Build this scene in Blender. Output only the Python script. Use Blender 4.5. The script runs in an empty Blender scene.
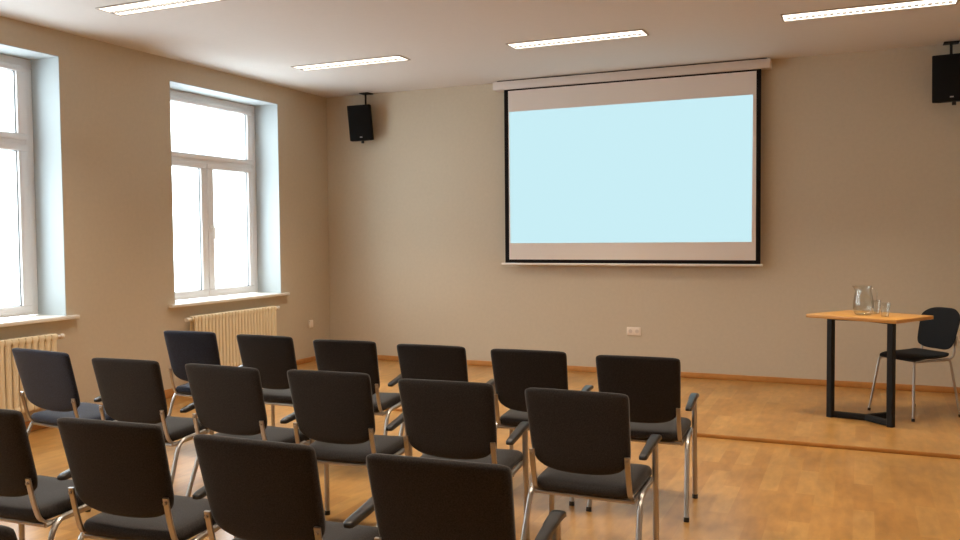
import bpy, bmesh, math, random
from mathutils import Vector, Matrix

random.seed(4)
SC = bpy.context.scene
COL = SC.collection
PI = math.pi

# ------------------------------------------------------------------ materials
def new_mat(name):
    m = bpy.data.materials.new(name); m.use_nodes = True
    nt = m.node_tree; nt.nodes.clear()
    out = nt.nodes.new('ShaderNodeOutputMaterial')
    return m, nt, out

def principled(name, color, rough=0.5, metal=0.0, spec=0.5, sheen=0.0, noise=0.0, nscale=40.0, bump=0.0, bscale=200.0, coat=0.0):
    m, nt, out = new_mat(name)
    b = nt.nodes.new('ShaderNodeBsdfPrincipled')
    b.inputs['Base Color'].default_value = (*color, 1)
    b.inputs['Roughness'].default_value = rough
    b.inputs['Metallic'].default_value = metal
    b.inputs['Specular IOR Level'].default_value = spec
    b.inputs['Sheen Weight'].default_value = sheen
    b.inputs['Sheen Roughness'].default_value = 0.4
    b.inputs['Coat Weight'].default_value = coat
    nt.links.new(b.outputs[0], out.inputs[0])
    tc = nt.nodes.new('ShaderNodeTexCoord')
    if noise > 0:
        n = nt.nodes.new('ShaderNodeTexNoise'); n.inputs['Scale'].default_value = nscale; n.inputs['Detail'].default_value = 4
        nt.links.new(tc.outputs['Object'], n.inputs['Vector'])
        mx = nt.nodes.new('ShaderNodeMix'); mx.data_type = 'RGBA'
        lo = tuple(max(0, c * (1 - noise)) for c in color); hi = tuple(min(1, c * (1 + noise)) for c in color)
        mx.inputs[6].default_value = (*lo, 1); mx.inputs[7].default_value = (*hi, 1)
        nt.links.new(n.outputs['Fac'], mx.inputs[0]); nt.links.new(mx.outputs[2], b.inputs['Base Color'])
    if bump > 0:
        n2 = nt.nodes.new('ShaderNodeTexNoise'); n2.inputs['Scale'].default_value = bscale; n2.inputs['Detail'].default_value = 3
        nt.links.new(tc.outputs['Object'], n2.inputs['Vector'])
        bp = nt.nodes.new('ShaderNodeBump'); bp.inputs['Strength'].default_value = bump; bp.inputs['Distance'].default_value = 0.002
        nt.links.new(n2.outputs['Fac'], bp.inputs['Height']); nt.links.new(bp.outputs[0], b.inputs['Normal'])
    return m

def emission(name, color, strength):
    m, nt, out = new_mat(name)
    e = nt.nodes.new('ShaderNodeEmission'); e.inputs[0].default_value = (*color, 1); e.inputs[1].default_value = strength
    nt.links.new(e.outputs[0], out.inputs[0])
    return m

def pane_glass(name):
    m, nt, out = new_mat(name)
    t = nt.nodes.new('ShaderNodeBsdfTransparent'); g = nt.nodes.new('ShaderNodeBsdfGlossy'); g.inputs['Roughness'].default_value = 0.02
    mx = nt.nodes.new('ShaderNodeMixShader'); fr = nt.nodes.new('ShaderNodeMapRange'); lw = nt.nodes.new('ShaderNodeLayerWeight'); pw = nt.nodes.new('ShaderNodeMath'); pw.operation = 'POWER'; pw.inputs[1].default_value = 5.0
    nt.links.new(lw.outputs['Facing'], pw.inputs[0]); nt.links.new(pw.outputs[0], fr.inputs[0]); fr.inputs['To Min'].default_value = 0.04; fr.inputs['To Max'].default_value = 0.9
    lw.inputs[0].default_value = 0.5
    t.inputs[0].default_value = (0.95, 0.97, 0.97, 1)
    nt.links.new(fr.outputs[0], mx.inputs[0]); nt.links.new(t.outputs[0], mx.inputs[1]); nt.links.new(g.outputs[0], mx.inputs[2])
    nt.links.new(mx.outputs[0], out.inputs[0])
    return m

def parquet(name):
    m, nt, out = new_mat(name)
    L = nt.links; N = nt.nodes.new
    b = N('ShaderNodeBsdfPrincipled'); L.new(b.outputs[0], out.inputs[0])
    tc = N('ShaderNodeTexCoord'); sep = N('ShaderNodeSeparateXYZ'); L.new(tc.outputs['Object'], sep.inputs[0])
    comb = N('ShaderNodeCombineXYZ'); L.new(sep.outputs['Y'], comb.inputs['X']); L.new(sep.outputs['X'], comb.inputs['Y'])
    br = N('ShaderNodeTexBrick'); L.new(comb.outputs[0], br.inputs['Vector'])
    br.offset = 0.37; br.offset_frequency = 2; br.squash = 1.0
    br.inputs['Scale'].default_value = 1.0
    br.inputs['Brick Width'].default_value = 0.50; br.inputs['Row Height'].default_value = 0.098
    br.inputs['Mortar Size'].default_value = 0.0; br.inputs['Mortar Smooth'].default_value = 0.3; br.inputs['Bias'].default_value = 0.0
    br.inputs['Color1'].default_value = (0, 0, 0, 1); br.inputs['Color2'].default_value = (1, 1, 1, 1); br.inputs['Mortar'].default_value = (0.2, 0.2, 0.2, 1)
    ramp = N('ShaderNodeValToRGB'); L.new(br.outputs['Color'], ramp.inputs[0])
    ramp.color_ramp.elements[0].color = (*FLOOR_A, 1); ramp.color_ramp.elements[1].color = (*FLOOR_C, 1)
    e = ramp.color_ramp.elements.new(0.5); e.color = (*FLOOR_B, 1)
    mp = N('ShaderNodeMapping'); mp.inputs['Scale'].default_value = (20, 6, 1); L.new(tc.outputs['Object'], mp.inputs['Vector'])
    gr = N('ShaderNodeTexNoise'); gr.inputs['Scale'].default_value = 1.0; gr.inputs['Detail'].default_value = 3; L.new(mp.outputs[0], gr.inputs['Vector'])
    big = N('ShaderNodeTexNoise'); big.inputs['Scale'].default_value = 2.4; big.inputs['Detail'].default_value = 3; L.new(tc.outputs['Object'], big.inputs['Vector'])
    gm = N('ShaderNodeMapRange'); gm.inputs['From Min'].default_value = 0.3; gm.inputs['From Max'].default_value = 0.7; gm.inputs['To Min'].default_value = 0.84; gm.inputs['To Max'].default_value = 1.15; L.new(gr.outputs['Fac'], gm.inputs[0])
    bm_ = N('ShaderNodeMapRange'); bm_.inputs['From Min'].default_value = 0.3; bm_.inputs['From Max'].default_value = 0.7; bm_.inputs['To Min'].default_value = 0.86; bm_.inputs['To Max'].default_value = 1.12; L.new(big.outputs['Fac'], bm_.inputs[0])
    mul = N('ShaderNodeMath'); mul.operation = 'MULTIPLY'; L.new(gm.outputs[0], mul.inputs[0]); L.new(bm_.outputs[0], mul.inputs[1])
    mx = N('ShaderNodeMix'); mx.data_type = 'RGBA'; mx.blend_type = 'MULTIPLY'; mx.inputs[0].default_value = 1.0
    L.new(ramp.outputs[0], mx.inputs[6]); L.new(mul.outputs[0], mx.inputs[7])
    L.new(mx.outputs[2], b.inputs['Base Color'])
    rr = N('ShaderNodeMapRange'); rr.inputs['To Min'].default_value = 0.277; rr.inputs['To Max'].default_value = 0.29; L.new(big.outputs['Fac'], rr.inputs[0])
    L.new(rr.outputs[0], b.inputs['Roughness'])
    b.inputs['Specular IOR Level'].default_value = 0.75
    return m

def fabric(name, color, hi):
    m, nt, out = new_mat(name)
    L = nt.links; N = nt.nodes.new
    b = N('ShaderNodeBsdfPrincipled'); L.new(b.outputs[0], out.inputs[0])
    tc = N('ShaderNodeTexCoord')
    n = N('ShaderNodeTexNoise'); n.inputs['Scale'].default_value = 260; n.inputs['Detail'].default_value = 3; L.new(tc.outputs['Object'], n.inputs['Vector'])
    r = N('ShaderNodeValToRGB'); r.color_ramp.elements[0].position = 0.35; r.color_ramp.elements[1].position = 0.7
    r.color_ramp.elements[0].color = (*color, 1); r.color_ramp.elements[1].color = (*hi, 1)
    L.new(n.outputs['Fac'], r.inputs[0]); L.new(r.outputs[0], b.inputs['Base Color'])
    b.inputs['Roughness'].default_value = 0.9; b.inputs['Specular IOR Level'].default_value = 0.2
    b.inputs['Sheen Weight'].default_value = 0.22; b.inputs['Sheen Roughness'].default_value = 0.45
    b.inputs['Sheen Tint'].default_value = (0.85, 0.78, 0.72, 1)
    bp = N('ShaderNodeBump'); bp.inputs['Strength'].default_value = 0.25; bp.inputs['Distance'].default_value = 0.0015
    L.new(n.outputs['Fac'], bp.inputs['Height']); L.new(bp.outputs[0], b.inputs['Normal'])
    return m

def projection(name):
    # light thrown on the cloth: a plain pale-blue slide, slightly whiter to its lower left
    m, nt, out = new_mat(name)
    L = nt.links; N = nt.nodes.new
    e = N('ShaderNodeEmission'); L.new(e.outputs[0], out.inputs[0])
    e.inputs[0].default_value = (0.59, 0.865, 0.93, 1); e.inputs[1].default_value = PROJ
    return m

# ---- tunables
LAMP = 2.2
LAMP_W = 14.0
LAMP_SPREAD = 92
LAMP_C = (1.0, 0.86, 0.68)
SKY = 7.8
PROJ = 0.75
FLOOR_A = (0.355, 0.170, 0.042); FLOOR_B = (0.405, 0.205, 0.056); FLOOR_C = (0.455, 0.245, 0.074)

M = {}
M['wall'] = principled('beige_wall_paint', (0.585, 0.508, 0.395), 0.85, spec=0.2, noise=0.05, nscale=30, bump=0.15, bscale=160)
M['ceiling'] = principled('ceiling_paint', (0.70, 0.665, 0.64), 0.9, spec=0.1, noise=0.02, nscale=20)
M['floor'] = parquet('oak_parquet')
M['skirt'] = principled('stained_skirting', (0.52, 0.235, 0.065), 0.4, noise=0.18, nscale=18)
M['edge'] = principled('podium_edge_wood', (0.42, 0.19, 0.045), 0.45, noise=0.15, nscale=18)
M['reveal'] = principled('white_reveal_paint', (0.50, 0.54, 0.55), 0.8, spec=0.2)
M['pvc'] = principled('white_window_pvc', (0.84, 0.81, 0.80), 0.35)
M['gasket'] = principled('grey_gasket', (0.12, 0.12, 0.12), 0.6)
M['glass'] = pane_glass('window_glass')
M['sill'] = principled('white_sill', (0.84, 0.80, 0.74), 0.35)
M['radiator'] = principled('cream_radiator_enamel', (0.84, 0.73, 0.52), 0.4)
M['fabric'] = fabric('charcoal_fabric', (0.0145, 0.0122, 0.0115), (0.037, 0.032, 0.030))
M['daylitfabric'] = fabric('daylit_charcoal_fabric', (0.013, 0.015, 0.022), (0.034, 0.044, 0.078))  # charcoal fabric with the windows' blue light put into its colour
M['chrome'] = principled('brushed_chrome', (0.46, 0.43, 0.40), 0.36, metal=1.0)
M['blackplastic'] = principled('black_plastic', (0.02, 0.02, 0.021), 0.32)
M['shell'] = principled('dark_shell', (0.009, 0.0105, 0.013), 0.8, spec=0.2, noise=0.1, nscale=60)
M['blackmetal'] = principled('black_powder_coat', (0.008, 0.008, 0.0085), 0.6, spec=0.3)
M['speaker'] = principled('speaker_black', (0.004, 0.004, 0.0042), 0.75, spec=0.2, noise=0.2, nscale=80)
M['grille'] = principled('speaker_grille', (0.0045, 0.0045, 0.0048), 0.8, spec=0.2, bump=0.5, bscale=400)
M['badge'] = principled('silver_badge', (0.5, 0.5, 0.5), 0.35, metal=0.8)
M['tabletop'] = principled('beech_laminate', (0.60, 0.30, 0.075), 0.35, noise=0.12, nscale=12)
M['screen'] = principled('screen_cloth', (0.80, 0.735, 0.69), 0.9, spec=0.1)
M['screenblack'] = principled('screen_black_border', (0.010, 0.008, 0.008), 0.8, spec=0.1)
M['case'] = principled('screen_case_white', (0.70, 0.63, 0.585), 0.45)
M['bar'] = principled('screen_bar_white', (0.80, 0.74, 0.68), 0.4)
M['proj'] = projection('projected_slide')
M['lamp'] = emission('lamp_diffuser', (1.0, 0.90, 0.76), LAMP)
M['lampframe'] = principled('lamp_frame_white', (0.42, 0.36, 0.31), 0.5)
M['louvre'] = principled('louvre_aluminium', (0.20, 0.19, 0.18), 0.6)
M['socket'] = principled('white_socket_plastic', (0.85, 0.76, 0.66), 0.4)
M['sockethole'] = principled('socket_recess', (0.66, 0.58, 0.51), 0.5)
def clear_glass(name):
    # thin clear glass: see-through face on, brighter and more mirror-like towards its edges
    m, nt, out = new_mat(name)
    t = nt.nodes.new('ShaderNodeBsdfTransparent'); t.inputs[0].default_value = (0.96, 0.975, 0.975, 1)
    g = nt.nodes.new('ShaderNodeBsdfGlossy'); g.inputs['Roughness'].default_value = 0.03
    lw = nt.nodes.new('ShaderNodeLayerWeight'); lw.inputs[0].default_value = 0.5
    pw = nt.nodes.new('ShaderNodeMath'); pw.operation = 'POWER'; pw.inputs[1].default_value = 2.2
    mr = nt.nodes.new('ShaderNodeMapRange'); mr.inputs['To Min'].default_value = 0.05; mr.inputs['To Max'].default_value = 0.75
    mx = nt.nodes.new('ShaderNodeMixShader')
    nt.links.new(lw.outputs['Facing'], pw.inputs[0]); nt.links.new(pw.outputs[0], mr.inputs[0]); nt.links.new(mr.outputs[0], mx.inputs[0])
    nt.links.new(t.outputs[0], mx.inputs[1]); nt.links.new(g.outputs[0], mx.inputs[2]); nt.links.new(mx.outputs[0], out.inputs[0])
    return m
M['clear'] = clear_glass('drinking_glass')

# ------------------------------------------------------------------ mesh helpers
def box(bm, x0, x1, y0, y1, z0, z1, bev=0.0, seg=2):
    vs = [bm.verts.new((x, y, z)) for x in (x0, x1) for y in (y0, y1) for z in (z0, z1)]
    f = [(0, 1, 3, 2), (4, 6, 7, 5), (0, 4, 5, 1), (2, 3, 7, 6), (0, 2, 6, 4), (1, 5, 7, 3)]
    fs = [bm.faces.new([vs[i] for i in q]) for q in f]
    if bev > 0:
        es = list({e for q in fs for e in q.edges})
        bmesh.ops.bevel(bm, geom=es, offset=bev, segments=seg, profile=0.5, affect='EDGES', clamp_overlap=True)

def sweep(bm, path, prof, closed_prof=True, side=None):
    """sweep a 2-D profile along a 3-D path; `side` pins the profile's first axis"""
    P = [Vector(p) for p in path]; n = len(P); rings = []
    prev = None
    for i in range(n):
        t = (P[min(i + 1, n - 1)] - P[max(i - 1, 0)]).normalized()
        if side is not None:
            a = Vector(side); a = (a - t * a.dot(t)).normalized()
        else:
            if prev is None:
                a = Vector((1, 0, 0)) if abs(t.x) < 0.9 else Vector((0, 1, 0))
            else:
                a = prev
            a = (a - t * a.dot(t)).normalized()
        prev = a
        b = t.cross(a)
        rings.append([bm.verts.new(P[i] + a * u + b * v) for u, v in prof])
    m = len(prof)
    for i in range(n - 1):
        for j in range(m):
            k = (j + 1) % m
            bm.faces.new((rings[i][j], rings[i][k], rings[i + 1][k], rings[i + 1][j]))
    bm.faces.new(list(reversed(rings[0]))); bm.faces.new(rings[-1])

def circ(r, n=12, ry=None):
    ry = ry or r
    return [(r * math.cos(2 * PI * i / n), ry * math.sin(2 * PI * i / n)) for i in range(n)]

def rect(w, h, c=0.002):
    w /= 2; h /= 2
    return [(-w + c, -h), (w - c, -h), (w, -h + c), (w, h - c), (w - c, h), (-w + c, h), (-w, h - c), (-w, -h + c)]

def fillet(pts, r, n=6):
    """round the corners of a polyline"""
    P = [Vector(p) for p in pts]; out = [P[0]]
    for i in range(1, len(P) - 1):
        a, b, c = P[i - 1], P[i], P[i + 1]
        d1 = (a - b); d2 = (c - b); rr = min(r, d1.length * 0.49, d2.length * 0.49)
        s = b + d1.normalized() * rr; e = b + d2.normalized() * rr
        for k in range(n + 1):
            t = k / n
            out.append(s * (1 - t) ** 2 + b * 2 * t * (1 - t) + e * t * t)
    out.append(P[-1]); return out

def lathe(bm, prof, n=28, center=(0, 0)):
    rings = []
    for r, z in prof:
        rings.append([bm.verts.new((center[0] + r * math.cos(2 * PI * i / n), center[1] + r * math.sin(2 * PI * i / n), z)) for i in range(n)])
    for a, b in zip(rings, rings[1:]):
        for i in range(n):
            bm.faces.new((a[i], a[(i + 1) % n], b[(i + 1) % n], b[i]))
    return rings

def pillow(bm, fn, nu=22, nv=18):
    """closed slab: fn(u, v, side) -> point, u and v in [-1, 1], side in (-1, 1)"""
    g = {}
    for s in (-1, 1):
        for i in range(nu + 1):
            for j in range(nv + 1):
                u = -math.cos(PI * i / nu) * 0.5 + (2 * i / nu - 1) * 0.5
                v = -math.cos(PI * j / nv) * 0.5 + (2 * j / nv - 1) * 0.5
                g[s, i, j] = bm.verts.new(fn(u, v, s))
        for i in range(nu):
            for j in range(nv):
                q = (g[s, i, j], g[s, i + 1, j], g[s, i + 1, j + 1], g[s, i, j + 1])
                bm.faces.new(q if s > 0 else tuple(reversed(q)))
    rim = [(i, 0) for i in range(nu)] + [(nu, j) for j in range(nv)] + [(i, nv) for i in range(nu, 0, -1)] + [(0, j) for j in range(nv, 0, -1)]
    for k in range(len(rim)):
        a = rim[k]; b = rim[(k + 1) % len(rim)]
        bm.faces.new((g[1, *b], g[1, *a], g[-1, *a], g[-1, *b]))

def poly_prism(bm, pts, z0, z1, bev=0.0):
    lo = [bm.verts.new((x, y, z0)) for x, y in pts]; hi = [bm.verts.new((x, y, z1)) for x, y in pts]
    fs = [bm.faces.new(list(reversed(lo))), bm.faces.new(hi)]
    n = len(pts)
    for i in range(n):
        fs.append(bm.faces.new((lo[i], lo[(i + 1) % n], hi[(i + 1) % n], hi[i])))
    if bev:
        bmesh.ops.bevel(bm, geom=list({e for f in fs for e in f.edges}), offset=bev, segments=2, profile=0.5, affect='EDGES')

def obj(name, bm, mat, parent=None, smooth=True, angle=40):
    bmesh.ops.recalc_face_normals(bm, faces=bm.faces)
    me = bpy.data.meshes.new(name); bm.to_mesh(me); bm.free()
    me.materials.append(M[mat] if isinstance(mat, str) else mat)
    if smooth:
        for p in me.polygons: p.use_smooth = True
        try: me.set_sharp_from_angle(angle=math.radians(angle))
        except Exception: pass
    o = bpy.data.objects.new(name, me); COL.objects.link(o)
    if parent is not None: o.parent = parent
    return o

def BM(): return bmesh.new()

def thing(name, label, cat, loc=(0, 0, 0), rot=(0, 0, 0), group=None):
    o = bpy.data.objects.new(name, None); COL.objects.link(o); o.empty_display_size = 0.1
    o.location = loc; o.rotation_euler = rot
    o['label'] = label; o['category'] = cat
    if group: o['group'] = group
    return o

def tag(o, label, cat, group=None):
    o['label'] = label; o['category'] = cat
    if group: o['group'] = group
    return o

def struct(o, label=None, cat=None):
    o['kind'] = 'structure'
    if label: o['label'] = label
    if cat: o['category'] = cat
    return o

def dup(root, loc, rot, label, group=None, sx=1.0):
    r = root.copy(); COL.objects.link(r); r.location = loc; r.rotation_euler = rot; r.scale = (sx, 1, 1)
    r['label'] = label
    if group: r['group'] = group
    for ch in list(root.children):
        c = ch.copy(); COL.objects.link(c); c.parent = r
        for g in list(ch.children):
            d = g.copy(); COL.objects.link(d); d.parent = c
    return r

# ------------------------------------------------------------------ room shell
H = 3.034            # ceiling above the podium level (z = 0)
FZ = -0.025          # main floor level, one low step below the podium
XW = 7.06            # right wall
YB = -11.0           # back wall
PE = -2.345          # podium front edge
WT = 0.34            # outer wall thickness
WIN = [(-2.492, -0.930), (-5.232, -3.672), (-7.972, -6.412)]     # window openings along the left wall
WZ0, WZ1 = 0.815, 2.833

b = BM(); box(b, -WT, XW + 0.2, YB - 0.2, 0.2, FZ - 0.15, FZ)
struct(obj('floor', b, 'floor', smooth=False), 'orange oak strip parquet floor under the chairs', 'floor')
b = BM(); box(b, 0.0, XW, PE, 0.0, FZ, 0.0)
pod = struct(obj('podium', b, 'floor', smooth=False), 'low parquet podium along the front wall under the table', 'podium')
b = BM(); box(b, 0.0, XW, PE - 0.014, PE, FZ, -0.0005, 0.003)
obj('edge_strip', b, 'edge', pod)['label'] = 'dark brown wooden edge strip'
b = BM(); box(b, -WT, XW + 0.2, YB - 0.2, 0.2, H, H + 0.2)
struct(obj('ceiling', b, 'ceiling', smooth=False), 'plain off-white ceiling with recessed lamps', 'ceiling')
b = BM(); box(b, -WT, XW + 0.2, 0.0, 0.2, FZ, H)
struct(obj('wall_front', b, 'wall', smooth=False), 'beige front wall behind the projection screen', 'wall')
b = BM(); box(b, XW, XW + 0.2, YB, 0.0, FZ, H)
struct(obj('wall_right', b, 'wall', smooth=False), 'beige right side wall', 'wall')
b = BM(); box(b, -WT, XW + 0.2, YB - 0.2, YB, FZ, H)
struct(obj('wall_back', b, 'wall', smooth=False), 'beige back wall of the room', 'wall')
b = BM()
box(b, -WT, 0, YB, 0, FZ, WZ0 - 0.03); box(b, -WT, 0, YB, 0, WZ1 + 0.006, H)
edges = [0.0]
for y0, y1 in WIN: edges += [y1, y0]
edges.append(YB)
for k in range(0, len(edges), 2):
    a, c = edges[k], edges[k + 1]
    a2 = a if k == 0 else a - 0.006; c2 = c if k == len(edges) - 2 else c + 0.006
    box(b, -WT, 0, c2, a2, WZ0 - 0.03, WZ1 + 0.006)
struct(obj('wall_left', b, 'wall', smooth=False), 'beige left wall with deep window recesses', 'wall')

SH = 0.055
b = BM(); box(b, 0.0, XW, -0.016, 0.0, 0.0, SH, 0.004)
struct(obj('baseboard_front', b, 'skirt'), 'orange-brown wooden skirting along the front wall', 'skirting')
b = BM(); box(b, 0.0, 0.016, PE, -0.016, 0.0, SH, 0.004); box(b, 0.0, 0.016, YB, PE - 0.014, FZ, SH, 0.004)
struct(obj('baseboard_left', b, 'skirt'), 'orange-brown wooden skirting along the window wall', 'skirting')
b = BM(); box(b, XW - 0.016, XW, PE, -0.016, 0.0, SH, 0.004); box(b, XW - 0.016, XW, YB, PE - 0.014, FZ, SH, 0.004)
struct(obj('baseboard_right', b, 'skirt'), 'orange-brown wooden skirting along the right wall', 'skirting')
b = BM(); box(b, 0.016, XW - 0.016, YB, YB + 0.016, FZ, SH, 0.004)
struct(obj('baseboard_back', b, 'skirt'), 'orange-brown wooden skirting along the back wall', 'skirting')

# ------------------------------------------------------------------ windows
def ring_frame(bm, xa, xb, y0, y1, z0, z1, w, bev=0.006, wt=None, wb=None):
    wt = w if wt is None else wt; wb = w if wb is None else wb
    box(bm, xa, xb, y0, y1, z0, z0 + wb, bev); box(bm, xa, xb, y0, y1, z1 - wt, z1, bev)
    box(bm, xa, xb, y0, y0 + w, z0 + wb, z1 - wt, bev); box(bm, xa, xb, y1 - w, y1, z0 + wb, z1 - wt, bev)

def window(idx, y0, y1, label):
    root = thing('window_%d' % idx, label, 'window', (0, 0, 0)); root['kind'] = 'structure'
    xf = -0.30                                        # inner face of the frame
    yc = (y0 + y1) / 2
    b = BM()
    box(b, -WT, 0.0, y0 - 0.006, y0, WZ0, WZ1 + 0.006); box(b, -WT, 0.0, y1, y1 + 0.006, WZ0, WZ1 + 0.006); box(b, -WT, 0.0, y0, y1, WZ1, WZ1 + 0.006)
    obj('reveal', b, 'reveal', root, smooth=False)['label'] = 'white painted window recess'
    fw = 0.075
    b = BM(); ring_frame(b, xf - 0.06, xf, y0, y1, WZ0 + 0.002, WZ1, fw, wb=0.03)
    tz0, tz1 = 2.155, 2.205
    box(b, xf - 0.06, xf, y0 + fw, y1 - fw, tz0, tz1, 0.005)
    box(b, xf - 0.06, xf, yc - 0.03, yc + 0.03, WZ0 + 0.03, tz0, 0.005)
    obj('frame', b, 'pvc', root)
    def leaf(a0, a1, c0, c1, w, wt, wb):
        b = BM(); ring_frame(b, xf - 0.045, xf + 0.018, a0, a1, c0, c1, w, 0.008, wt, wb)
        s = obj('sash', b, 'pvc', root)
        b = BM(); ring_frame(b, xf - 0.012, xf - 0.004, a0 + w, a1 - w, c0 + wb, c1 - wt, 0.006, 0)
        obj('gasket', b, 'gasket', s, smooth=False)
        b = BM(); box(b, xf - 0.022, xf - 0.016, a0 + w, a1 - w, c0 + wb, c1 - wt)
        obj('pane', b, 'glass', s, smooth=False)
        return s
    leaf(y0 + fw - 0.012, y1 - fw + 0.012, tz1 - 0.008, WZ1 - fw + 0.012, 0.085, 0.045, 0.045)
    l1 = leaf(y0 + fw - 0.012, yc - 0.004, WZ0 + 0.02, tz0 + 0.008, 0.085, 0.055, 0.062)
    l2 = leaf(yc + 0.004, y1 - fw + 0.012, WZ0 + 0.02, tz0 + 0.008, 0.085, 0.055, 0.062)
    b = BM()
    hy = yc + 0.04; hx = xf + 0.018
    box(b, hx, hx + 0.012, hy - 0.014, hy + 0.014, 1.47, 1.545, 0.004)
    sweep(b, fillet([(hx, hy, 1.525), (hx + 0.045, hy, 1.525), (hx + 0.048, hy, 1.40)], 0.015), circ(0.010, 10, 0.008))
    obj('handle', b, 'sill', l2)['label'] = 'white turn handle'
    b = BM(); box(b, -0.30, 0.001, y0, y1, WZ0 - 0.03, WZ0 + 0.001)
    box(b, 0.001, 0.055, y0 - 0.09, y1 + 0.09, WZ0 - 0.028, WZ0 + 0.001, 0.006)
    obj('window_sill', b, 'sill', root)
    return root
window(1, *WIN[1], 'white casement window cut off by the left edge, above the nearer radiator')
window(2, *WIN[0], 'white three-light casement window nearest the projection screen')
window(3, *WIN[2], 'unseen white casement window added for daylight, furthest back along the left wall')  # out-of-view window, added to bring in more daylight

# ------------------------------------------------------------------ radiators
def radiator(y0, y1, label, n):
    root = thing('radiator', label, 'radiator', (0, (y0 + y1) / 2, FZ), group='cream column radiators')
    hw = (y1 - y0) / 2; z0, z1 = 0.145 - FZ, 0.700 - FZ
    b = BM(); pitch = 2 * hw / n
    for i in range(n):
        y = -hw + (i + 0.5) * pitch; w = pitch * 0.43
        for x in (0.055, 0.105):
            sweep(b, fillet([(x, y, z0 + 0.02), (x, y, z1 - 0.02)], 0.01), circ(0.011, 8, w))
        box(b, 0.045, 0.117, y - w, y + w, z1 - 0.055, z1 - 0.004, 0.01)
        box(b, 0.045, 0.117, y - w, y + w, z0 + 0.004, z0 + 0.055, 0.01)
    obj('fins', b, 'radiator', root)
    for z in (z1 - 0.03, z0 + 0.03):
        b = BM(); sweep(b, [(0.08, -hw - 0.01, z), (0.08, hw + 0.01, z)], circ(0.026, 14))
        obj('header_pipe', b, 'radiator', root)
    for s in (-1, 1):
        b = BM(); sweep(b, [(0.08, s * (hw + 0.01), z1 - 0.03), (0.08, s * (hw + 0.045), z1 - 0.03)], circ(0.013, 12))
        lathe_pts = [(0.08, s * (hw + 0.045), z1 - 0.03), (0.08, s * (hw + 0.075), z1 - 0.03)]
        sweep(b, lathe_pts, circ(0.019, 12))
        obj('valve', b, 'sill', root)['label'] = 'white round valve'
    for y in (-hw * 0.7, hw * 0.7):
        for z in (z0 + 0.07, z1 - 0.09):
            b = BM(); box(b, 0.001, 0.05, y - 0.012, y + 0.012, z, z + 0.025); obj('bracket', b, 'radiator', root)
    b = BM(); sweep(b, fillet([(0.08, hw + 0.03, z0 + 0.03), (0.08, hw + 0.06, z0 + 0.03), (0.08, hw + 0.06, 0.03)], 0.02), circ(0.009, 10))
    obj('feed_pipe', b, 'radiator', root)
    return root
radiator(-2.37, -1.15, 'cream column radiator under the window nearest the projection screen', 26)
radiator(-5.17, -3.845, 'cream column radiator under the window cut off by the left edge', 24)

# ------------------------------------------------------------------ ceiling lamps
def lamp_proto(label):
    root = thing('ceiling_lamp', label, 'lamp', (0, 0, H), group='recessed fluorescent ceiling lamps')
    L, W = 0.585, 0.113
    b = BM()
    box(b, -L, L, -W, -W + 0.012, -0.008, 0.0, 0.002); box(b, -L, L, W - 0.012, W, -0.008, 0.0, 0.002)
    box(b, -L, -L + 0.012, -W + 0.012, W - 0.012, -0.008, 0.0, 0.002); box(b, L - 0.012, L, -W + 0.012, W - 0.012, -0.008, 0.0, 0.002)
    obj('frame', b, 'lampframe', root)
    b = BM(); box(b, -L + 0.012, L - 0.012, -W + 0.012, W - 0.012, -0.004, 0.0)
    obj('diffuser', b, 'lamp', root, smooth=False)['label'] = 'glowing white lamp face'
    b = BM()
    n = 26
    for i in range(n):
        x = -L + 0.05 + (2 * L - 0.1) * i / (n - 1)
        box(b, x - 0.013, x + 0.013, -0.015, 0.015, -0.016, -0.0062)
    obj('louvre', b, 'louvre', root, smooth=False)
    ld = bpy.data.lights.new('lamp_light', 'AREA'); ld.shape = 'RECTANGLE'; ld.size = 2 * L - 0.04; ld.size_y = 2 * W - 0.04
    ld.energy = LAMP_W; ld.color = LAMP_C; ld.spread = math.radians(LAMP_SPREAD)      # louvres cut the light off sideways
    lo = bpy.data.objects.new('lamp_light', ld); COL.objects.link(lo); lo.location = (0, 0, -0.0045); lo.parent = root
    return root
LX = (1.335, 3.535, 5.735)
lampdesc = {(0, 0): 'recessed ceiling lamp near the left speaker, farthest left of the front row', (1, 0): 'recessed ceiling lamp in front of the projection screen',
            (2, 0): 'recessed ceiling lamp near the right speaker, cut by the top right of view', (0, 1): 'recessed ceiling lamp nearest the windows in the second row, cut by the top of view'}
p = None
for j, y in enumerate((-1.60, -3.915, -6.23, -8.55)):
    for i, x in enumerate(LX):
        x = x + (0.04 if j == 1 else 0.0)
        lab = lampdesc.get((i, j), 'recessed ceiling lamp added out of view for more light over the rear audience seats')  # lamps beyond the visible ones are added to light the room
        if p is None:
            p = lamp_proto(lab); p.location = (x, y, H)
        else:
            dup(p, (x, y, H), (0, 0, 0), lab)

# ------------------------------------------------------------------ projection screen
scr = thing('projection_screen', 'large pull-down projection screen showing a pale blue slide', 'screen', (3.545, -0.09, 1.10))
def sx(x): return x - 3.545
b = BM(); box(b, sx(2.158), sx(4.935), -0.04, 0.088, 1.838, 1.921, 0.006)
obj('case', b, 'case', scr)['label'] = 'long off-white roller case'
b = BM(); box(b, sx(2.20), sx(4.90), -0.012, 0.086, 1.921, 1.9335); obj('shadow_gap_strip', b, 'blackmetal', scr, smooth=False)  # black strip standing in for the shadow gap above the case
b = BM(); box(b, sx(2.272), sx(4.850), -0.0012, 0.0012, 0.018, 1.84)
cl = obj('screen_cloth', b, 'screenblack', scr, smooth=False); cl['label'] = 'black bordered screen cloth'
b = BM(); box(b, sx(2.318), sx(4.808), -0.0026, -0.0014, 0.060, 1.822)
vw = obj('viewing_surface', b, 'screen', cl, smooth=False); vw['label'] = 'off-white viewing surface'
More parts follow.
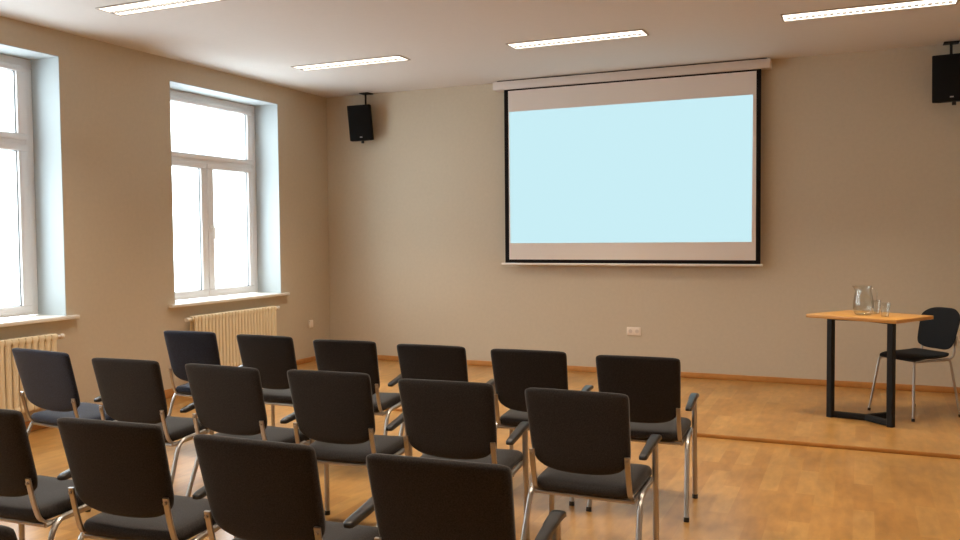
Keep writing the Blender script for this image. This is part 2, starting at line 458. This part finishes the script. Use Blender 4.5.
b = BM()
q = [(sx(2.333), 0.231), (sx(4.770), 0.233), (sx(4.778), 1.606), (sx(2.328), 1.604)]
lo = [b.verts.new((x, -0.0040, z)) for x, z in q]; hi = [b.verts.new((x, -0.0028, z)) for x, z in q]
b.faces.new(lo); b.faces.new(list(reversed(hi)))
for i in range(4): b.faces.new((lo[i], hi[i], hi[(i + 1) % 4], lo[(i + 1) % 4]))
obj('projected_image', b, 'proj', cl, smooth=False)['label'] = 'pale cyan projected picture'
b = BM(); sweep(b, [(sx(2.232), 0, 0.012), (sx(4.870), 0, 0.012)], rect(0.024, 0.026, 0.006), side=(0, 0, 1))
obj('weight_bar', b, 'bar', scr)['label'] = 'white bottom bar'

# ------------------------------------------------------------------ loudspeakers
def speaker(cx, label, rz, roll, pole_x, hw, up=0.0):
    root = thing('loudspeaker', label, 'speaker', (cx, -0.15, H), group='black wall speakers beside the screen')
    def tf(bm):
        bmesh.ops.transform(bm, matrix=Matrix.Translation((0, 0, -0.345 + up)) @ Matrix.Rotation(rz, 4, 'Z') @ Matrix.Rotation(roll, 4, 'Y') @ Matrix.Rotation(math.radians(4), 4, 'X'), verts=bm.verts)
    b = BM(); hw, hh, d = hw, 0.195, 0.095
    pts = [(-hw, -d), (hw, -d), (hw, d * 0.2), (hw * 0.72, d), (-hw * 0.72, d), (-hw, d * 0.2)]
    poly_prism(b, pts, -hh, hh, 0.008); tf(b)
    obj('cabinet', b, 'speaker', root)
    b = BM(); box(b, -hw + 0.012, hw - 0.012, -d - 0.006, -d + 0.002, -hh + 0.012, hh - 0.012, 0.004); tf(b)
    g = obj('grille', b, 'grille', root)
    b = BM(); box(b, -0.014, 0.014, -d - 0.009, -d - 0.006, -hh + 0.030, -hh + 0.040, 0.001); tf(b)
    obj('badge', b, 'badge', g)
    b = BM(); sweep(b, [(pole_x, 0.075, -0.008), (pole_x, 0.075, -0.19)], circ(0.011, 12))
    obj('pole', b, 'blackmetal', root)
    b = BM(); box(b, pole_x - 0.06, pole_x + 0.06, 0.03, 0.148, -0.010, -0.0005, 0.002)
    obj('ceiling_plate', b, 'blackmetal', root)
    b = BM(); sweep(b, [(0.02, 0.0, -0.53 + up), (0.02, 0.0, -0.572 + up)], circ(0.017, 12))
    obj('knob', b, 'blackplastic', root)
    return root
speaker(0.555, 'black loudspeaker hung in the left corner between window and screen', math.radians(24), math.radians(-4), 0.02, 0.128)
speaker(6.403, 'black loudspeaker hung high right of the screen, cut by the right edge', math.radians(-4), math.radians(-0.5), 0.0, 0.148, 0.025)

# ------------------------------------------------------------------ sockets
t = thing('wall_socket', 'white double wall socket on the front wall below the screen', 'socket', (3.627, 0, 0.438))
b = BM(); box(b, -0.072, 0.072, -0.010, 0, -0.041, 0.041, 0.004); obj('plate', b, 'socket', t)
for s in (-1, 1):
    b = BM(); sweep(b, [(s * 0.034, -0.0102, 0), (s * 0.034, -0.0112, 0)], circ(0.020, 20)); obj('socket_opening', b, 'sockethole', t)
t = thing('wall_socket', 'small white socket box on the left wall near the corner', 'socket', (0, -0.40, 0.43))
b = BM(); box(b, 0, 0.020, -0.035, 0.035, -0.042, 0.042, 0.006); obj('plate', b, 'socket', t)
b = BM(); sweep(b, [(0.0202, 0, 0), (0.0208, 0, 0)], circ(0.019, 20)); obj('socket_opening', b, 'socket', t)

# ------------------------------------------------------------------ conference chairs
W2 = 0.217           # half width of the backrest
def back_fn(u, v, s):
    # v: -1 bottom .. 1 top
    uu = abs(u)
    hw = W2 - 0.005 * (1 - v)
    x = u * (hw - 0.006 * max(0, v) ** 20 - 0.020 * max(0, -v) ** 8)
    zt = 0.822 - 0.003 * uu ** 2 - 0.007 * uu ** 20
    zb = 0.463 + 0.026 * uu ** 2.5 + 0.022 * uu ** 10
    z = zb + (zt - zb) * (v + 1) / 2
    e = max(uu, abs(v))
    th = 0.020 * (0.35 + 0.65 * max(0.0, 1 - e ** 7) ** 0.5)
    y = 0.088 * (1 - (z - 0.474) / 0.348) - 0.012 * (1 - u * u) + s * th
    return (x, y, z)
def seat_fn(u, v, s):
    uu, vv = abs(u), abs(v)
    x = u * (0.218 - 0.012 * vv ** 8) * (1 - 0.03 * max(0, -v))
    y = 0.270 + v * 0.195 - math.copysign(0.014 * uu ** 8, v)
    e = max(uu, vv)
    th = 0.034 * (0.30 + 0.70 * max(0.0, 1 - e ** 6) ** 0.5)
    z = 0.405 + 0.006 * v + s * th - 0.018 * max(0, v) ** 6 - 0.006 * (1 - u * u) * (1 if s > 0 else 0)
    return (x, y, z)

def make_chair(label, mat):
    root = thing('conference_chair', label, 'chair', group='charcoal conference chairs in rows')
    b = BM(); pillow(b, seat_fn); obj('seat', b, mat, root, angle=80)
    b = BM(); pillow(b, back_fn, 24, 24); obj('backrest', b, mat, root, angle=80)
    for s in (-1, 1):
        b = BM(); x = s * 0.201
        sweep(b, fillet([(x, 0.038, 0.558), (x, 0.056, 0.47), (x * 1.01, 0.085, 0.378), (x * 1.01, 0.160, 0.361)], 0.06, 8), rect(0.022, 0.010), side=(1, 0, 0))
        q = obj('back_post', b, 'chrome', root)
        b = BM(); sweep(b, [(x, 0.038, 0.540), (x, 0.030, 0.540)], circ(0.006, 10)); obj('bolt', b, 'chrome', q)
    b = BM()
    for s in (-1, 1):
        sweep(b, [(s * 0.208, 0.10, 0.362), (s * 0.208, 0.43, 0.372)], circ(0.010, 10))
    sweep(b, [(-0.208, 0.105, 0.362), (0.208, 0.105, 0.362)], circ(0.009, 10)); sweep(b, [(-0.208, 0.40, 0.371), (0.208, 0.40, 0.371)], circ(0.009, 10))
    obj('seat_frame', b, 'chrome', root)
    for s in (-1, 1):
        # rear leg: rises from the floor and bends forward along the seat side
        b = BM(); sweep(b, fillet([(s * 0.250, -0.020, 0.012), (s * 0.234, 0.125, 0.380), (s * 0.226, 0.34, 0.388)], 0.06, 8), circ(0.0125, 12, 0.010))
        q = obj('leg', b, 'chrome', root)
        b = BM(); sweep(b, [(s * 0.2505, -0.021, 0.0), (s * 0.250, -0.018, 0.022)], circ(0.0145, 12)); obj('foot_cap', b, 'blackplastic', q)
    for s in (-1, 1):
        top = 0.552 if s > 0 else 0.390
        b = BM(); sweep(b, [(s * 0.240, 0.392, 0.012), (s * 0.236, 0.385, top - 0.004)], circ(0.0135, 12, 0.011))
        q = obj('leg', b, 'chrome', root)
        b = BM(); sweep(b, [(s * 0.240, 0.392, 0.0), (s * 0.240, 0.392, 0.022)], circ(0.0155, 12)); obj('foot_cap', b, 'blackplastic', q)
    # one armrest, on the right
    b = BM()
    def arm_fn(u, v, s):
        e = max(abs(u), abs(v))
        th = 0.014 * (0.45 + 0.55 * max(0.0, 1 - e ** 4) ** 0.5)
        w = 0.0165 + 0.006 * (v + 1) / 2
        y = 0.288 + v * 0.143 - 0.012 * abs(u) ** 4 * (1 if v > 0 else -1)
        z = 0.552 + 0.020 * v - 0.012 * max(0, v) ** 4 + s * th
        return (0.236 + u * w, y, z)
    pillow(b, arm_fn, 8, 14); obj('armrest', b, 'blackplastic', root, angle=80)['label'] = 'black plastic arm pad on the right side'
    return root

# back-top corners measured on the plan give each chair's centre, turn and row place
ROWS = [
    # x, y, turn in degrees, width factor, label
    (1.605, -4.065, 4.0, 0.96, 'charcoal conference chair with blue window light in its colour, beside the window wall, leftmost of the front row'),
    (2.240, -4.09, 0.0, 1.0, 'charcoal conference chair second from the windows in the front row'),
    (2.868, -4.135, 5.0, 0.97, 'charcoal conference chair third from the windows in the front row'),
    (3.462, -4.155, 1.3, 1.0, 'charcoal conference chair fourth from the windows in the front row'),
    (4.060, -4.165, 1.9, 1.0, 'charcoal conference chair fifth from the windows, next to last in the front row'),
    (4.670, -4.20, 2.6, 1.0, 'charcoal conference chair ending the front row nearest the table'),
    (1.485, -5.115, -6.0, 1.17, 'charcoal conference chair with blue window light in its colour, before the nearer radiator, leftmost of the second row'),
    (2.225, -5.21, 3.3, 1.0, 'charcoal conference chair second from the windows in the second row'),
    (2.855, -5.21, -1.5, 1.06, 'charcoal conference chair third from the windows in the second row'),
    (3.450, -5.175, 4.0, 1.0, 'charcoal conference chair fourth from the windows in the second row'),
    (4.075, -5.215, 3.6, 1.02, 'charcoal conference chair fifth from the windows in the second row'),
    (4.668, -5.235, 0.0, 1.0, 'charcoal conference chair ending the second row at the aisle'),
    (2.690, -6.360, 3.0, 1.02, 'charcoal conference chair in the third row cut by the left edge of view'),
    (3.347, -6.355, 4.5, 1.02, 'charcoal conference chair second from the left in the third row'),
    (3.988, -6.390, 0.7, 1.05, 'charcoal conference chair third from the left in the third row'),
    (4.625, -6.385, 3.2, 1.02, 'largest foreground conference chair, ending the third row'),
    (3.810, -7.25, 2.0, 1.0, 'conference chair behind the third row, only its top corner at lower left'),
]
proto = None; blue = None
for i, (x, y, a, f, lab) in enumerate(ROWS):
    # the row is placed by its backrest top; `a` turns the chair about that point
    if i in (0, 6):
        if blue is None:
            blue = make_chair(lab, 'daylitfabric'); blue.location = (x, y, FZ); blue.rotation_euler = (0, 0, math.radians(a)); blue.scale = (f, 1, 1)
        else:
            dup(blue, (x, y, FZ), (0, 0, math.radians(a)), lab, sx=f)
    elif proto is None:
        proto = make_chair(lab, 'fabric'); proto.location = (x, y, FZ); proto.rotation_euler = (0, 0, math.radians(a)); proto.scale = (f, 1, 1)
    else:
        dup(proto, (x, y, FZ), (0, 0, math.radians(a)), lab, sx=f)

# ------------------------------------------------------------------ table on the podium
tb = thing('table', 'small beech-topped table on black steel legs in the front right', 'table', (5.78, -1.25, 0))
def tp(x, y): return (x - 5.78, y + 1.25)
TOPZ = 0.784
b = BM(); poly_prism(b, [tp(5.322, -1.375), tp(5.945, -1.690), tp(6.215, -1.235), tp(5.628, -0.915)], TOPZ - 0.028, TOPZ, 0.004)
obj('tabletop', b, 'tabletop', tb)
LEGS = [(5.505, -1.430), (5.918, -1.640), (5.925, -1.315)]
for lx, ly in LEGS:
    b = BM(); x, y = tp(lx, ly); sweep(b, [(x, y, 0.0), (x, y, TOPZ - 0.028)], rect(0.045, 0.050, 0.006), side=(math.cos(-0.48), math.sin(-0.48), 0))
    obj('leg', b, 'blackmetal', tb)
b = BM(); jx, jy = tp(5.755, -1.475)
for lx, ly in LEGS:
    x, y = tp(lx, ly); sweep(b, [(x, y, 0.025), (jx, jy, 0.025)], rect(0.045, 0.035, 0.005), side=(0, 0, 1))
obj('floor_brace', b, 'blackmetal', tb)
b = BM()
for lx, ly in LEGS:
    x, y = tp(lx, ly); sweep(b, [(x, y, TOPZ - 0.033), (jx, jy, TOPZ - 0.033)], rect(0.008, 0.03, 0.002), side=(0, 0, 1))
obj('top_brace', b, 'blackmetal', tb)

def vessel(name, label, cat, x, y, prof_out, th, handle=None, group=None):
    r = thing(name, label, cat, (x, y, TOPZ + 0.0005), group=group)
    b = BM()
    inner = [(max(0.0005, rr - th), zz) for rr, zz in reversed(prof_out[1:])]
    inner = [(a, max(c, th * 1.6)) for a, c in inner]
    prof = [(0.0006, 0.0)] + prof_out + inner + [(0.0006, th * 1.6)]
    rings = lathe(b, prof, 32)
    b.faces.new(list(reversed(rings[0]))); b.faces.new(rings[-1])
    return r, b
jx_, jy_ = 5.755, -1.33
r, b = vessel('jug', 'clear glass water jug with a handle on the small table', 'jug', 5.730, -1.335,
              [(0.050, 0.0), (0.064, 0.010), (0.074, 0.045), (0.074, 0.090), (0.066, 0.140), (0.057, 0.182), (0.056, 0.205), (0.061, 0.222)], 0.0035)
# draw the rim out into a spout on the left
for v in b.verts:
    if v.co.z > 0.18 and v.co.x < -0.03 and abs(v.co.y) < 0.03:
        v.co.x -= (v.co.z - 0.18) * 0.55 * (1 - abs(v.co.y) / 0.03)
obj('body', b, 'clear', r)
b = BM(); sweep(b, fillet([(0.054, 0, 0.200), (0.090, 0, 0.196), (0.096, 0, 0.11), (0.070, 0, 0.065)], 0.03, 6), circ(0.006, 10)); obj('handle', b, 'clear', r)
GL = [(0.024, 0.0), (0.027, 0.006), (0.030, 0.05), (0.036, 0.105)]
r, b = vessel('drinking_glass', 'empty drinking glass right beside the water jug', 'glass', 5.820, -1.215, GL, 0.002, group='drinking glasses on the table'); obj('body', b, 'clear', r)
r, b = vessel('drinking_glass', 'empty drinking glass farther from the jug, near the front table corner', 'glass', 5.878, -1.450, GL, 0.002, group='drinking glasses on the table'); obj('body', b, 'clear', r)

# ------------------------------------------------------------------ speaker's chair
ang = math.radians(222 - 90)
sc = thing('shell_chair', 'black chair with rounded back and slim chrome legs behind the table', 'chair', (6.095, -1.075, 0), (0, 0, ang))
def sback(u, v, s):
    uu = abs(u); vv = abs(v)
    k = (1 - 0.5 * min(1, vv) ** 2.0 * 0.42) if v > 0 else (1 - 0.10 * vv ** 2)
    x = u * 0.192 * (1 - 0.16 * max(0, v) ** 6 - 0.10 * (1 - v) / 2 - 0.10 * max(0, -v) ** 6)
    zt = 0.818 - 0.040 * uu ** 4; zb = 0.498 + 0.030 * uu ** 4
    z = zb + (zt - zb) * (v + 1) / 2
    e = max(uu, vv); th = 0.011 * (0.35 + 0.65 * max(0.0, 1 - e ** 6) ** 0.5)
    y = -0.225 - 0.075 * (z - 0.5) / 0.29 + 0.035 * u * u + s * th
    return (x, y, z)
def sseat(u, v, s):
    uu = abs(u); vv = abs(v); e = max(uu, vv)
    x = u * 0.195 * (1 - 0.10 * vv ** 6) * (1 - 0.06 * max(0, -v))
    y = v * 0.200 - math.copysign(0.03 * uu ** 6, v)
    th = 0.016 * (0.35 + 0.65 * max(0.0, 1 - e ** 6) ** 0.5)
    z = 0.466 + s * th - 0.020 * max(0, v) ** 3 - 0.012 * (1 - uu ** 2) * (1 - vv ** 2) + 0.012 * max(0, -v) ** 3
    return (x, y, z)
b = BM(); pillow(b, sseat); obj('seat', b, 'shell', sc, angle=80)
b = BM(); pillow(b, sback, 20, 20); obj('backrest', b, 'shell', sc, angle=80)
for s in (-1, 1):
    b = BM(); sweep(b, fillet([(s * 0.155, -0.10, 0.435), (s * 0.155, -0.225, 0.442), (s * 0.155, -0.252, 0.61)], 0.05, 6), circ(0.009, 10)); obj('back_post', b, 'chrome', sc)
b = BM()
for s in (-1, 1): sweep(b, [(s * 0.165, -0.16, 0.434), (s * 0.165, 0.16, 0.434)], circ(0.009, 10))
sweep(b, [(-0.165, 0.12, 0.432), (0.165, 0.12, 0.432)], circ(0.008, 10)); sweep(b, [(-0.165, -0.12, 0.432), (0.165, -0.12, 0.432)], circ(0.008, 10))
obj('seat_frame', b, 'chrome', sc)
for sxx in (-1, 1):
    for syy in (-1, 1):
        b = BM(); sweep(b, fillet([(sxx * 0.222, syy * 0.225, 0.010), (sxx * 0.172, syy * 0.172, 0.437), (sxx * 0.168, syy * 0.10, 0.437)], 0.03, 6), circ(0.009, 12))
        q = obj('leg', b, 'chrome', sc)
        b = BM(); sweep(b, [(sxx * 0.2225, syy * 0.2255, 0.0), (sxx * 0.221, syy * 0.224, 0.022)], circ(0.012, 12)); obj('foot_cap', b, 'blackplastic', q)

# ------------------------------------------------------------------ daylight
w = bpy.data.worlds.new('overcast_sky'); SC.world = w; w.use_nodes = True
bg = w.node_tree.nodes['Background']; bg.inputs[0].default_value = (0.82, 0.93, 1.0, 1); bg.inputs[1].default_value = SKY


# ------------------------------------------------------------------ camera
cam = bpy.data.cameras.new('camera'); co = bpy.data.objects.new('camera', cam); COL.objects.link(co)
cam.sensor_fit = 'HORIZONTAL'; cam.sensor_width = 36.0; cam.lens = 860.0046 / 960 * 36
R_ = Vector((0.91441262, 0.40468487, -0.00892852)); U_ = Vector((-0.00829169, 0.04077941, 0.99913377)); F_ = Vector((-0.40469842, 0.91354649, -0.04064472))
mw = Matrix((R_, U_, -F_)).transposed().to_4x4(); mw.translation = Vector((5.70865, -8.51363, 1.42))
co.matrix_world = mw
SC.camera = co

SC.view_settings.view_transform = 'Standard'; SC.view_settings.look = 'None'
SC.view_settings.gamma = 1.0; SC.view_settings.use_curve_mapping = False
SC.view_settings.exposure = 0.4
SC.cycles.use_denoising = True; SC.cycles.denoising_input_passes = 'RGB_ALBEDO_NORMAL'
SC.cycles.denoising_prefilter = 'ACCURATE'
SC.cycles.max_bounces = 10; SC.cycles.diffuse_bounces = 6
SC.cycles.caustics_reflective = False; SC.cycles.caustics_refractive = False
SC.cycles.sample_clamp_indirect = 4.0
